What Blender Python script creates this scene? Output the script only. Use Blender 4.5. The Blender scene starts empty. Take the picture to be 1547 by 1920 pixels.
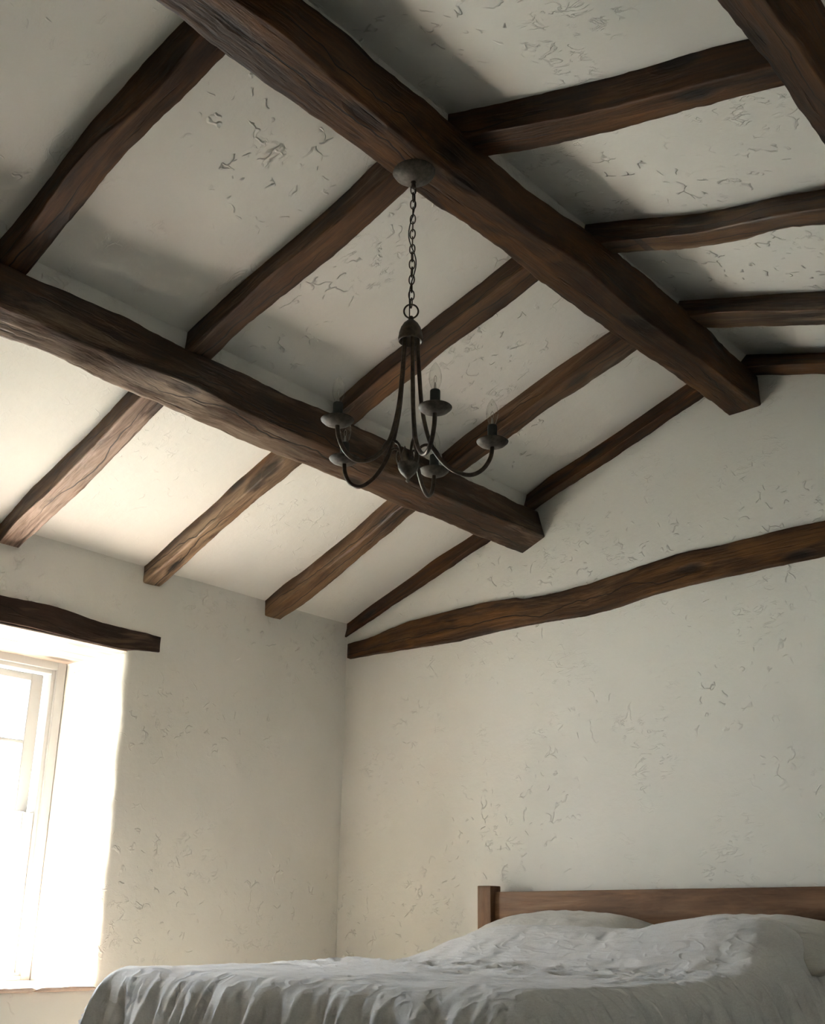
# cottage bedroom with timbered ceiling
SKY = 6.0
SUN = 76.0
EXPOSURE = 1.66
# beam outlines in metres: stations, lower edge, arris, ceiling edge
TAB = {
'r1':[[-0.12,0.011,0.142,0.273,0.404,0.535,0.666,0.797,0.928,1.059,1.19,1.321,1.452,1.583,1.714,1.845,1.976,2.107,2.238,2.369,2.5],[-2.94,-2.94,-2.94,-2.94,-2.94,-2.94,-2.94,-2.94,-2.94,-2.94,-2.94,-2.94,-2.946,-2.952,-2.96,-2.969,-2.969,-2.957,-2.953,-2.95,-2.95],[-3.038,-3.038,-3.038,-3.038,-3.038,-3.038,-3.038,-3.038,-3.038,-3.038,-3.038,-3.038,-3.041,-3.054,-3.068,-3.071,-3.049,-3.035,-3.047,-3.041,-3.041],[-3.045,-3.045,-3.045,-3.045,-3.045,-3.045,-3.045,-3.045,-3.045,-3.045,-3.045,-3.046,-3.047,-3.056,-3.066,-3.074,-3.069,-3.072,-3.065,-3.065,-3.065]],
'r2':[[-0.12,0.011,0.142,0.273,0.404,0.535,0.666,0.797,0.928,1.059,1.19,1.321,1.452,1.583,1.714,1.845,1.976,2.107,2.238,2.369,2.5],[-2.088,-2.091,-2.094,-2.094,-2.098,-2.105,-2.116,-2.124,-2.132,-2.14,-2.144,-2.149,-2.158,-2.153,-2.142,-2.133,-2.125,-2.125,-2.128,-2.13,-2.13],[-2.184,-2.187,-2.211,-2.212,-2.208,-2.218,-2.226,-2.235,-2.246,-2.249,-2.255,-2.261,-2.264,-2.258,-2.262,-2.25,-2.236,-2.229,-2.226,-2.227,-2.227],[-2.203,-2.203,-2.208,-2.217,-2.222,-2.224,-2.221,-2.235,-2.243,-2.247,-2.251,-2.255,-2.256,-2.255,-2.249,-2.239,-2.236,-2.231,-2.238,-2.238,-2.238]],
'r3':[[-0.12,0.011,0.142,0.273,0.404,0.535,0.666,0.797,0.928,1.059,1.19,1.321,1.452,1.583,1.714,1.845,1.976,2.107,2.238,2.369,2.5],[-1.319,-1.319,-1.33,-1.344,-1.357,-1.361,-1.37,-1.379,-1.374,-1.373,-1.369,-1.366,-1.372,-1.373,-1.373,-1.377,-1.37,-1.362,-1.353,-1.347,-1.347],[-1.419,-1.42,-1.425,-1.432,-1.437,-1.444,-1.451,-1.463,-1.469,-1.476,-1.479,-1.482,-1.486,-1.49,-1.494,-1.49,-1.482,-1.474,-1.469,-1.468,-1.468],[-1.42,-1.425,-1.428,-1.436,-1.444,-1.446,-1.464,-1.467,-1.471,-1.468,-1.464,-1.461,-1.471,-1.472,-1.468,-1.472,-1.466,-1.462,-1.462,-1.462,-1.462]],
'r4':[[-0.12,0.011,0.142,0.273,0.404,0.535,0.666,0.797,0.928,1.059,1.19,1.321,1.452,1.583,1.714,1.845,1.976,2.107,2.238,2.369,2.5],[-0.517,-0.516,-0.51,-0.516,-0.53,-0.545,-0.56,-0.574,-0.588,-0.602,-0.62,-0.638,-0.636,-0.645,-0.647,-0.646,-0.63,-0.627,-0.622,-0.619,-0.619],[-0.628,-0.629,-0.635,-0.639,-0.643,-0.652,-0.656,-0.669,-0.689,-0.708,-0.721,-0.735,-0.741,-0.737,-0.738,-0.741,-0.746,-0.752,-0.747,-0.744,-0.744],[-0.634,-0.637,-0.645,-0.633,-0.644,-0.656,-0.661,-0.686,-0.7,-0.713,-0.727,-0.74,-0.748,-0.746,-0.746,-0.748,-0.745,-0.733,-0.723,-0.723,-0.723]],
'r5':[[-0.12,0.011,0.142,0.273,0.404,0.535,0.666,0.797,0.928,1.059,1.19,1.321,1.452,1.583,1.714,1.845,1.976,2.107,2.238,2.369,2.5],[0.031,0.031,0.019,0.014,0.014,0.019,0.024,0.023,0.018,0.012,-0.002,-0.016,-0.019,-0.013,-0.01,-0.009,-0.008,-0.011,-0.009,-0.005,-0.005],[-0.019,-0.019,-0.033,-0.039,-0.038,-0.037,-0.045,-0.052,-0.058,-0.068,-0.076,-0.084,-0.082,-0.08,-0.079,-0.082,-0.085,-0.085,-0.095,-0.1,-0.1],[0.005,0.004,0.001,-0.002,-0.006,-0.014,-0.03,-0.021,-0.016,-0.025,-0.033,-0.046,-0.066,-0.055,-0.049,-0.048,-0.048,-0.051,-0.052,-0.052,-0.052]],
's1':[[2.46,2.591,2.722,2.853,2.984,3.115,3.246,3.377,3.508,3.639,3.77,3.901,4.032,4.163,4.294,4.425,4.556,4.687,4.818,4.949,5.08],[-2.072,-2.072,-2.064,-2.062,-2.067,-2.076,-2.089,-2.105,-2.121,-2.126,-2.126,-2.126,-2.126,-2.126,-2.126,-2.126,-2.126,-2.126,-2.126,-2.126,-2.126],[-2.201,-2.201,-2.197,-2.191,-2.187,-2.191,-2.199,-2.209,-2.216,-2.22,-2.22,-2.22,-2.22,-2.22,-2.22,-2.22,-2.22,-2.22,-2.22,-2.22,-2.22],[-2.197,-2.192,-2.187,-2.188,-2.191,-2.191,-2.195,-2.211,-2.216,-2.216,-2.216,-2.216,-2.216,-2.216,-2.216,-2.216,-2.216,-2.216,-2.216,-2.216,-2.216]],
's2':[[2.46,2.591,2.722,2.853,2.984,3.115,3.246,3.377,3.508,3.639,3.77,3.901,4.032,4.163,4.294,4.425,4.556,4.687,4.818,4.949,5.08],[-1.317,-1.317,-1.296,-1.286,-1.293,-1.312,-1.349,-1.356,-1.356,-1.356,-1.356,-1.356,-1.356,-1.356,-1.356,-1.356,-1.356,-1.356,-1.356,-1.356,-1.356],[-1.412,-1.412,-1.404,-1.398,-1.4,-1.424,-1.448,-1.458,-1.462,-1.462,-1.462,-1.462,-1.462,-1.462,-1.462,-1.462,-1.462,-1.462,-1.462,-1.462,-1.462],[-1.377,-1.374,-1.367,-1.35,-1.345,-1.361,-1.385,-1.395,-1.397,-1.397,-1.397,-1.397,-1.397,-1.397,-1.397,-1.397,-1.397,-1.397,-1.397,-1.397,-1.397]],
's3':[[2.46,2.591,2.722,2.853,2.984,3.115,3.246,3.377,3.508,3.639,3.77,3.901,4.032,4.163,4.294,4.425,4.556,4.687,4.818,4.949,5.08],[-0.575,-0.575,-0.56,-0.553,-0.551,-0.552,-0.552,-0.552,-0.552,-0.552,-0.552,-0.552,-0.552,-0.552,-0.552,-0.552,-0.552,-0.552,-0.552,-0.552,-0.552],[-0.709,-0.709,-0.732,-0.721,-0.702,-0.691,-0.689,-0.689,-0.689,-0.689,-0.689,-0.689,-0.689,-0.689,-0.689,-0.689,-0.689,-0.689,-0.689,-0.689,-0.689],[-0.642,-0.64,-0.635,-0.634,-0.64,-0.634,-0.633,-0.633,-0.633,-0.633,-0.633,-0.633,-0.633,-0.633,-0.633,-0.633,-0.633,-0.633,-0.633,-0.633,-0.633]],
's4':[[2.46,2.591,2.722,2.853,2.984,3.115,3.246,3.377,3.508,3.639,3.77,3.901,4.032,4.163,4.294,4.425,4.556,4.687,4.818,4.949,5.08],[-0.01,-0.01,-0.005,0.002,0.003,0.003,0.003,0.003,0.003,0.003,0.003,0.003,0.003,0.003,0.003,0.003,0.003,0.003,0.003,0.003,0.003],[-0.123,-0.123,-0.139,-0.148,-0.149,-0.149,-0.149,-0.149,-0.149,-0.149,-0.149,-0.149,-0.149,-0.149,-0.149,-0.149,-0.149,-0.149,-0.149,-0.149,-0.149],[-0.003,-0.003,0.001,0.009,0.01,0.01,0.01,0.01,0.01,0.01,0.01,0.01,0.01,0.01,0.01,0.01,0.01,0.01,0.01,0.01,0.01]],
'p1':[[-5.6,-5.2,-4.8,-4.4,-4.0,-3.6,-3.2,-3.09,-2.98,-2.87,-2.76,-2.65,-2.54,-2.43,-2.32,-2.21,-2.1,-1.99,-1.88,-1.77,-1.66,-1.55,-1.44,-1.33,-1.22,-1.11,-1.0,-0.89,-0.78,-0.67,-0.56,-0.45,-0.34,-0.23,-0.12,-0.01,0.1],[1.228,1.228,1.228,1.228,1.228,1.228,1.228,1.228,1.228,1.24,1.245,1.24,1.22,1.213,1.213,1.213,1.214,1.212,1.207,1.198,1.199,1.205,1.208,1.208,1.212,1.205,1.196,1.198,1.2,1.205,1.207,1.203,1.206,1.215,1.221,1.226,1.227],[1.332,1.332,1.332,1.332,1.332,1.332,1.332,1.332,1.331,1.33,1.323,1.313,1.325,1.336,1.346,1.352,1.334,1.317,1.322,1.326,1.322,1.319,1.319,1.321,1.327,1.331,1.334,1.336,1.337,1.337,1.338,1.343,1.347,1.353,1.36,1.366,1.367],[1.327,1.327,1.327,1.327,1.327,1.327,1.327,1.327,1.327,1.333,1.342,1.345,1.346,1.339,1.331,1.329,1.332,1.341,1.334,1.331,1.342,1.343,1.337,1.334,1.338,1.34,1.34,1.339,1.337,1.33,1.324,1.325,1.326,1.324,1.316,1.324,1.326]],
'rg':[[-5.6,-5.2,-4.8,-4.4,-4.0,-3.6,-3.2,-3.09,-2.98,-2.87,-2.76,-2.65,-2.54,-2.43,-2.32,-2.21,-2.1,-1.99,-1.88,-1.77,-1.66,-1.55,-1.44,-1.33,-1.22,-1.11,-1.0,-0.89,-0.78,-0.67,-0.56,-0.45,-0.34,-0.23,-0.12,-0.01,0.1],[2.419,2.419,2.419,2.419,2.419,2.419,2.425,2.416,2.412,2.412,2.415,2.417,2.419,2.414,2.405,2.403,2.407,2.414,2.419,2.416,2.408,2.403,2.401,2.4,2.4,2.4,2.401,2.404,2.407,2.41,2.411,2.41,2.409,2.407,2.41,2.4,2.398],[2.575,2.575,2.575,2.575,2.575,2.575,2.575,2.582,2.588,2.579,2.568,2.562,2.556,2.551,2.545,2.548,2.552,2.553,2.554,2.559,2.571,2.577,2.574,2.565,2.557,2.553,2.551,2.553,2.557,2.559,2.561,2.562,2.561,2.559,2.559,2.561,2.561],[2.598,2.598,2.598,2.598,2.598,2.598,2.598,2.598,2.598,2.599,2.6,2.592,2.59,2.59,2.59,2.585,2.578,2.574,2.57,2.575,2.581,2.589,2.594,2.598,2.6,2.601,2.601,2.598,2.591,2.592,2.592,2.581,2.571,2.565,2.558,2.555,2.555]],
'p3':[[-5.6,-5.2,-4.8,-4.4,-4.0,-3.6,-3.2,-3.09,-2.98,-2.87,-2.76,-2.65,-2.54,-2.43,-2.32,-2.21,-2.1,-1.99,-1.88,-1.77,-1.66,-1.55,-1.44,-1.33,-1.22,-1.11,-1.0,-0.89,-0.78,-0.67,-0.56,-0.45,-0.34,-0.23,-0.12,-0.01,0.1],[3.689,3.689,3.689,3.689,3.689,3.689,3.689,3.689,3.689,3.689,3.689,3.685,3.687,3.685,3.681,3.676,3.673,3.673,3.673,3.673,3.673,3.673,3.673,3.673,3.673,3.673,3.673,3.673,3.673,3.673,3.673,3.673,3.673,3.673,3.673,3.673,3.673],[3.791,3.791,3.791,3.791,3.791,3.791,3.791,3.791,3.791,3.791,3.791,3.788,3.793,3.787,3.783,3.783,3.783,3.783,3.783,3.783,3.783,3.783,3.783,3.783,3.783,3.783,3.783,3.783,3.783,3.783,3.783,3.783,3.783,3.783,3.783,3.783,3.783],[3.794,3.794,3.794,3.794,3.794,3.794,3.794,3.794,3.794,3.794,3.794,3.794,3.794,3.791,3.787,3.787,3.787,3.787,3.787,3.787,3.787,3.787,3.787,3.787,3.787,3.787,3.787,3.787,3.787,3.787,3.787,3.787,3.787,3.787,3.787,3.787,3.787]],
'tie_top':[[0.045,2.39],[0.17,2.397],[0.483,2.452],[0.757,2.464],[0.974,2.473],[1.203,2.466],[1.243,2.451],[1.381,2.448],[1.61,2.459],[1.846,2.489],[2.105,2.52],[2.348,2.519],[2.579,2.532],[2.792,2.532]],
'tie_bot':[[0.057,2.297],[0.296,2.297],[0.578,2.294],[0.823,2.287],[0.973,2.3],[1.22,2.306],[1.377,2.307],[1.622,2.302],[1.784,2.316],[1.959,2.343],[2.144,2.358],[2.351,2.366],[2.563,2.372],[2.775,2.376]],
'lin_top':[[-2.157,2.202],[-2.011,2.207],[-1.907,2.212],[-1.809,2.205],[-1.709,2.195],[-1.632,2.187],[-1.554,2.185],[-1.475,2.185],[-1.395,2.186],[-1.298,2.183]],
'lin_bot':[[-2.14,2.091],[-2.029,2.094],[-1.937,2.091],[-1.854,2.089],[-1.757,2.088],[-1.67,2.086],[-1.516,2.085],[-1.412,2.1],[-1.293,2.109]],
}
g_ = TAB['s1'][0]
TAB['s0'] = [g_, [-2.945] * len(g_), [-3.05] * len(g_), [-3.045] * len(g_)]
import bpy, bmesh, math, random
from mathutils import Vector, Matrix, noise
random.seed(7)
SC = bpy.context.scene
COL = SC.collection
pi = math.pi

# ------------------------------------------------------------------ helpers
def link(name, me, mat=None, parent=None):
    o = bpy.data.objects.new(name, me)
    COL.objects.link(o)
    if mat is not None and me is not None:
        for m in (mat if isinstance(mat, (list, tuple)) else [mat]):
            me.materials.append(m)
    if parent is not None:
        o.parent = parent
    return o

def mesh(name, verts, faces, mat=None, parent=None, smooth=True, matidx=None, grain=None, local=None):
    me = bpy.data.meshes.new(name)
    me.from_pydata([tuple(v) for v in verts], [], faces)
    if smooth:
        me.polygons.foreach_set('use_smooth', [True] * len(me.polygons))
    if matidx:
        me.polygons.foreach_set('material_index', matidx)
    if grain:
        a = me.attributes.new('grain', 'FLOAT_VECTOR', 'POINT')
        a.data.foreach_set('vector', [c for g in grain for c in g])
    if local:
        a = me.attributes.new('local', 'FLOAT_VECTOR', 'POINT')
        a.data.foreach_set('vector', [c for g in local for c in g])
    me.update()
    return link(name, me, mat, parent)

def tag(o, label=None, cat=None, group=None, kind=None):
    if label: o['label'] = label
    if cat: o['category'] = cat
    if group: o['group'] = group
    if kind: o['kind'] = kind
    return o

def empty(name, loc):
    o = bpy.data.objects.new(name, None)
    o.location = loc
    o.empty_display_size = 0.05
    COL.objects.link(o)
    return o

def smoothstep(a, b, x):
    t = min(1.0, max(0.0, (x - a) / (b - a)))
    return t * t * (3 - 2 * t)

def lerp_tab(xs, ys, x):
    if x <= xs[0]: return ys[0]
    if x >= xs[-1]: return ys[-1]
    lo, hi = 0, len(xs) - 1
    while hi - lo > 1:
        m = (lo + hi) // 2
        if xs[m] <= x: lo = m
        else: hi = m
    t = (x - xs[lo]) / (xs[hi] - xs[lo])
    return ys[lo] * (1 - t) + ys[hi] * t

def sm_tab(xs, ys, x, w=0.05):
    return (lerp_tab(xs, ys, x - w) + 2 * lerp_tab(xs, ys, x) + lerp_tab(xs, ys, x + w)) / 4

def lathe(prof, seg=32, cx=0, cy=0, close=False):
    v, f = [], []
    n = len(prof)
    for r, z in prof:
        for k in range(seg):
            a = 2 * pi * k / seg
            v.append((cx + r * math.cos(a), cy + r * math.sin(a), z))
    for i in range(n - 1 if not close else n):
        j = (i + 1) % n
        for k in range(seg):
            k2 = (k + 1) % seg
            f.append((i * seg + k, i * seg + k2, j * seg + k2, j * seg + k))
    if not close:
        f.append(tuple(reversed(range(seg))))
        f.append(tuple(range((n - 1) * seg, n * seg)))
    return v, f

def catmull(P, n):
    P = [Vector(p) for p in P]
    out = []
    for i in range(len(P) - 1):
        p0 = P[max(i - 1, 0)]; p1 = P[i]; p2 = P[i + 1]; p3 = P[min(i + 2, len(P) - 1)]
        for k in range(n):
            t = k / n
            out.append(0.5 * ((2 * p1) + (p2 - p0) * t + (2 * p0 - 5 * p1 + 4 * p2 - p3) * t * t + (3 * p1 - p0 - 3 * p2 + p3) * t ** 3))
    out.append(P[-1])
    return out

def tube(P, rad, seg=12, closed=False):
    P = [Vector(p) for p in P]
    n = len(P)
    R = rad if isinstance(rad, (list, tuple)) else [rad] * n
    v, f = [], []
    up = None
    for i in range(n):
        if closed: t = (P[(i + 1) % n] - P[i - 1]).normalized()
        else: t = (P[min(i + 1, n - 1)] - P[max(i - 1, 0)]).normalized()
        if up is None:
            up = t.orthogonal().normalized()
        up = (up - t * up.dot(t)).normalized()
        b = t.cross(up)
        for k in range(seg):
            a = 2 * pi * k / seg
            v.append(P[i] + (up * math.cos(a) + b * math.sin(a)) * R[i])
    m = n if closed else n - 1
    for i in range(m):
        j = (i + 1) % n
        for k in range(seg):
            k2 = (k + 1) % seg
            f.append((i * seg + k, i * seg + k2, j * seg + k2, j * seg + k))
    if not closed:
        f.append(tuple(reversed(range(seg))))
        f.append(tuple(range((n - 1) * seg, n * seg)))
    return v, f

def box(name, x0, x1, y0, y1, z0, z1, mat, parent=None, bev=0.003, seg=2, grain_axis=None, wob=0.0):
    bm = bmesh.new()
    bmesh.ops.create_cube(bm, size=1)
    for v in bm.verts:
        v.co = Vector(((x0 + x1) / 2 + v.co.x * (x1 - x0), (y0 + y1) / 2 + v.co.y * (y1 - y0), (z0 + z1) / 2 + v.co.z * (z1 - z0)))
    if bev:
        bmesh.ops.bevel(bm, geom=list(bm.edges), offset=bev, segments=seg, affect='EDGES', profile=0.6)
    me = bpy.data.meshes.new(name)
    bm.to_mesh(me); bm.free()
    me.polygons.foreach_set('use_smooth', [True] * len(me.polygons))
    if grain_axis is not None:
        off = random.uniform(0, 50)
        a = me.attributes.new('grain', 'FLOAT_VECTOR', 'POINT')
        dat = []
        for v in me.vertices:
            c = list(v.co)
            al = c.pop(grain_axis)
            dat += [al + off, c[0] + off * .37, c[1]]
        a.data.foreach_set('vector', dat)
        a = me.attributes.new('local', 'FLOAT_VECTOR', 'POINT')
        a.data.foreach_set('vector', [9.0] * (3 * len(me.vertices)))
    o = link(name, me, mat, parent)
    if bev:
        m = o.modifiers.new('wn', 'WEIGHTED_NORMAL'); m.keep_sharp = False
    return o

# ------------------------------------------------------------------ node helpers
def newmat(name):
    m = bpy.data.materials.new(name)
    m.use_nodes = True
    nt = m.node_tree
    b = nt.nodes['Principled BSDF']
    return m, nt, b

class NT:
    def __init__(s, nt): s.nt = nt
    def n(s, t, **kw):
        nd = s.nt.nodes.new(t)
        for k, v in kw.items(): setattr(nd, k, v)
        return nd
    def l(s, a, b): s.nt.links.new(a, b)
    def mapping(s, vec, scale=(1, 1, 1), loc=(0, 0, 0)):
        m = s.n('ShaderNodeMapping'); m.inputs['Scale'].default_value = scale; m.inputs['Location'].default_value = loc
        s.l(vec, m.inputs['Vector']); return m.outputs[0]
    def noise(s, vec, scale, detail=4, rough=.55, dist=0.0, out='Fac'):
        m = s.n('ShaderNodeTexNoise'); m.inputs['Scale'].default_value = scale; m.inputs['Detail'].default_value = detail
        m.inputs['Roughness'].default_value = rough; m.inputs['Distortion'].default_value = dist
        s.l(vec, m.inputs['Vector']); return m.outputs[out]
    def ramp(s, fac, stops, interp='LINEAR'):
        r = s.n('ShaderNodeValToRGB'); r.color_ramp.interpolation = interp
        e = r.color_ramp.elements
        while len(e) < len(stops): e.new(0.5)
        for i, (p, c) in enumerate(stops):
            e[i].position = p; e[i].color = (c, c, c, 1) if not hasattr(c, '__len__') else (*c, 1)
        s.l(fac, r.inputs[0]); return r.outputs[0]
    def math(s, op, a, b=None, clamp=False):
        m = s.n('ShaderNodeMath', operation=op); m.use_clamp = clamp
        for i, x in enumerate((a, b)):
            if x is None: continue
            if isinstance(x, (int, float)): m.inputs[i].default_value = x
            else: s.l(x, m.inputs[i])
        return m.outputs[0]
    def mix(s, fac, a, b, mode='MIX'):
        m = s.n('ShaderNodeMix', data_type='RGBA', blend_type=mode)
        if isinstance(fac, (int, float)): m.inputs[0].default_value = fac
        else: s.l(fac, m.inputs[0])
        for i, x in ((6, a), (7, b)):
            if hasattr(x, '__len__'): m.inputs[i].default_value = (*x, 1)
            else: s.l(x, m.inputs[i])
        return m.outputs[2]
    def bump(s, h, strength, dist, normal=None):
        b = s.n('ShaderNodeBump'); b.inputs['Strength'].default_value = strength; b.inputs['Distance'].default_value = dist
        s.l(h, b.inputs['Height'])
        if normal is not None: s.l(normal, b.inputs['Normal'])
        return b.outputs[0]

# ------------------------------------------------------------------ materials
def plaster(name, base, tint, marks=1.0, calm=False):
    m, nt, b = newmat(name)
    t = NT(nt)
    tc = t.n('ShaderNodeNewGeometry').outputs['Position']
    big = t.noise(tc, 0.9, 1, .5)
    mid = t.noise(tc, 3.2, 3, .6)
    col = t.mix(t.ramp(big, [(.35, 0.0), (.68, 1.0)]), base, tint)
    col = t.mix(t.math('MULTIPLY', t.ramp(mid, [(.45, 0.0), (.75, 1.0)]), .22), col, tuple(c * .86 for c in tint))
    # trowel marks: thin broken ridges in warped space, only in patches
    warp = t.noise(tc, 4.0, 3, .6, 0, 'Color')
    va = t.n('ShaderNodeVectorMath', operation='MULTIPLY_ADD'); va.inputs[1].default_value = (.35, .35, .35)
    t.l(warp, va.inputs[0]); t.l(tc, va.inputs[2])
    vor = t.n('ShaderNodeTexVoronoi', feature='DISTANCE_TO_EDGE'); vor.inputs['Scale'].default_value = 8.5; vor.inputs['Randomness'].default_value = 1
    t.l(va.outputs[0], vor.inputs['Vector'])
    line = t.ramp(vor.outputs[0], [(0.0, 1.0), (.042, 0.0)])
    brk = t.ramp(t.noise(tc, 17, 1, .5), [(.55, 0.0), (.62, 1.0)])
    patch = t.ramp(t.noise(t.mapping(tc, loc=(3.1, 7.7, 1.3)), 1.7, 2, .5), [(.44, 0.0), (.58, 1.0)])
    ridge = t.math('MULTIPLY', t.math('MULTIPLY', line, brk), patch)
    line2 = t.ramp(t.math('ABSOLUTE', t.math('SUBTRACT', t.noise(t.mapping(tc, (9, 19, 24)), 1.0, 3, .55, 1.3), .5)), [(0.0, 1.0), (.030, 0.0)])
    brk2 = t.ramp(t.noise(tc, 17, 1, .5), [(.48, 0.0), (.58, 1.0)])
    patch2 = t.ramp(t.noise(t.mapping(tc, loc=(9.1, 2.7, 5.3)), 2.6, 2, .5), [(.50, 0.0), (.62, 1.0)])
    ridge2 = t.math('MULTIPLY', t.math('MULTIPLY', line2, brk2), patch2)
    if calm:      # the panels above the window were floated smoother than the rest
        px = t.n('ShaderNodeSeparateXYZ'); t.l(tc, px.inputs[0])
        cm_ = t.n('ShaderNodeMapRange'); t.l(px.outputs[0], cm_.inputs[0]); cm_.inputs[1].default_value = 1.0; cm_.inputs[2].default_value = 1.5
        cm_.inputs[3].default_value = .18; cm_.inputs[4].default_value = 1
        ridge = t.math('MULTIPLY', ridge, cm_.outputs[0]); ridge2 = t.math('MULTIPLY', ridge2, cm_.outputs[0])
    wav = t.noise(tc, 7.0, 5, .62)
    h = t.math('ADD', t.math('MULTIPLY', wav, .45), t.math('MULTIPLY', ridge, .55 * marks))
    h = t.math('ADD', h, t.math('MULTIPLY', ridge2, .28 * marks))
    nrm = t.bump(h, .9, .010)
    # thin grime caught in the ridges
    col = t.mix(t.math('MULTIPLY', t.math('ADD', ridge, ridge2, True), .07 * marks), col, tuple(c * .62 for c in tint))
    t.l(col, b.inputs['Base Color']); t.l(nrm, b.inputs['Normal'])
    b.inputs['Roughness'].default_value = .9
    b.inputs['Specular IOR Level'].default_value = .2
    return m

def wood(name, dark, mid, light, worn=0.0, wornc=(.30, .20, .13), rough=.5, crack=1.0, fine=1.0, spec=.28, wear_lit=None):
    m, nt, b = newmat(name)
    t = NT(nt)
    at = t.n('ShaderNodeAttribute', attribute_name='grain').outputs['Vector']
    n1 = t.noise(t.mapping(at, (1.6, 12, 12)), 1.0, 5, .66, .5)
    n2 = t.noise(t.mapping(at, (4.0, 75, 75)), 1.0, 4, .6)
    n3 = t.noise(t.mapping(at, (.8, 2.2, 2.2), (4, 3, 2)), 1.6, 3, .5)
    col = t.ramp(n1, [(.32, dark), (.5, mid), (.66, light)])
    och = t.ramp(t.noise(t.mapping(at, (2.2, 6, 6), (8, 8, 1)), 1.0, 3, .6, .8), [(.52, 0.0), (.70, 1.0)])
    col = t.mix(t.math('MULTIPLY', och, .6), col, tuple(min(1, c * k) for c, k in zip(light, (1.35, 1.25, 1.05))))
    col = t.mix(t.math('MULTIPLY', t.ramp(n2, [(.35, 1.0), (.6, 0.0)]), .45 * fine), col, dark)
    col = t.mix(t.math('MULTIPLY', t.ramp(n3, [(.4, 1.0), (.62, 0.0)]), .45), col, tuple(c * .55 for c in dark))
    # worn, scraped places
    w = t.math('MULTIPLY', t.ramp(t.noise(t.mapping(at, (1.3, 9, 9), (11, 5, 8)), 1.0, 5, .7, .6), [(.60 - .12 * worn, 0.0), (.68, 1.0)]), .75 * (0.35 + worn) if worn > 0 else .12)
    col = t.mix(w, col, wornc)
    if wear_lit:      # stretch lightened for wear and for painted-in window light: (seed, from, to, colour, amount, underside only)
        S, a, b_, wc, am, under = wear_lit
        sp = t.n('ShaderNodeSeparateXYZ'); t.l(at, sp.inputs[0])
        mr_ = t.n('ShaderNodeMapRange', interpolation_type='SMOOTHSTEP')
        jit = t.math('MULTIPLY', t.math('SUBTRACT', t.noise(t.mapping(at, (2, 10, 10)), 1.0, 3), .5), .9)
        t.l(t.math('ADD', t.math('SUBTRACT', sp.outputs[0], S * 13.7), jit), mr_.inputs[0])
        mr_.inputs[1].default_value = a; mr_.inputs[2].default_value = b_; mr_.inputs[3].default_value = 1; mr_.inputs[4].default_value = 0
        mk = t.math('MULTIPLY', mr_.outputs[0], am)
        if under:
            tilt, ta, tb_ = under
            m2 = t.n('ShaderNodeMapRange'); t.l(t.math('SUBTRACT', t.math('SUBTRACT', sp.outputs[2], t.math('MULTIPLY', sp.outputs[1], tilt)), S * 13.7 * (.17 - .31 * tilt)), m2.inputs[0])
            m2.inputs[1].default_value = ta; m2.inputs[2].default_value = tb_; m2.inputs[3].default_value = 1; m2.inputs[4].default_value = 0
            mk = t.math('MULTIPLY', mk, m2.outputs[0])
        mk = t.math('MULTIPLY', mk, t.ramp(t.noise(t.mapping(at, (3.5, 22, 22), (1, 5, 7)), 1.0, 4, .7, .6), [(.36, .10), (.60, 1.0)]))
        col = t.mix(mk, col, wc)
    # long splits along the grain
    lo_ = t.n('ShaderNodeSeparateXYZ'); t.l(t.n('ShaderNodeAttribute', attribute_name='local').outputs['Vector'], lo_.inputs[0])
    wob = t.noise(t.mapping(at, (1.7, .02, .02), (2, 9, 4)), 1.0, 4, .6)
    gate = t.ramp(t.noise(t.mapping(at, (1.1, .02, .02), (7, 1, 3)), 1.0, 1), [(.42, 0.0), (.56, 1.0)])
    d1 = t.math('ABSOLUTE', t.math('SUBTRACT', lo_.outputs[1], t.math('MULTIPLY', t.math('SUBTRACT', wob, .47), .16)))
    d2 = t.math('ABSOLUTE', t.math('SUBTRACT', lo_.outputs[2], t.math('MULTIPLY', t.math('SUBTRACT', wob, .60), .20)))
    dd = t.math('MINIMUM', d1, t.math('ADD', d2, .0006))
    cw = t.math('MULTIPLY', gate, .0030)
    cr = t.math('MULTIPLY', t.math('LESS_THAN', dd, cw), .9)
    nc2 = t.noise(t.mapping(at, (3.5, 42, 42), (5, 2, 6)), 1.0, 3, .5)
    cr2 = t.ramp(nc2, [(.28, 1.0), (.35, 0.0)])
    # knots
    kv = t.n('ShaderNodeTexVoronoi'); kv.inputs['Scale'].default_value = 1.0
    t.l(t.mapping(at, (2.6, 7, 7), (3, 3, 3)), kv.inputs['Vector'])
    kn = t.ramp(kv.outputs['Distance'], [(.13, 1.0), (.24, 0.0)])
    blk = t.math('ADD', t.math('MULTIPLY', cr, .95 * crack), t.math('MULTIPLY', cr2, .55 * crack), True)
    blk = t.math('ADD', blk, t.math('MULTIPLY', kn, .75), True)
    col = t.mix(blk, col, tuple(c * .18 for c in dark))
    h = t.math('ADD', t.math('MULTIPLY', n1, .55), t.math('MULTIPLY', n2, .22))
    h = t.math('SUBTRACT', h, t.math('MULTIPLY', blk, .5))
    hew = t.noise(t.mapping(at, (5, 9, 9), (1, 8, 8)), 1.0, 2)
    h = t.math('ADD', h, t.math('MULTIPLY', hew, .5))
    t.l(t.bump(h, 1.0, .010), b.inputs['Normal'])
    t.l(col, b.inputs['Base Color'])
    rr = t.math('ADD', t.math('MULTIPLY', n2, .35), rough - .15)
    t.l(rr, b.inputs['Roughness'])
    b.inputs['Specular IOR Level'].default_value = spec
    return m

def simple(name, col, rough=.5, metal=0.0, spec=.5):
    m, nt, b = newmat(name)
    b.inputs['Base Color'].default_value = (*col, 1)
    b.inputs['Roughness'].default_value = rough
    b.inputs['Metallic'].default_value = metal
    b.inputs['Specular IOR Level'].default_value = spec
    return m

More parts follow.
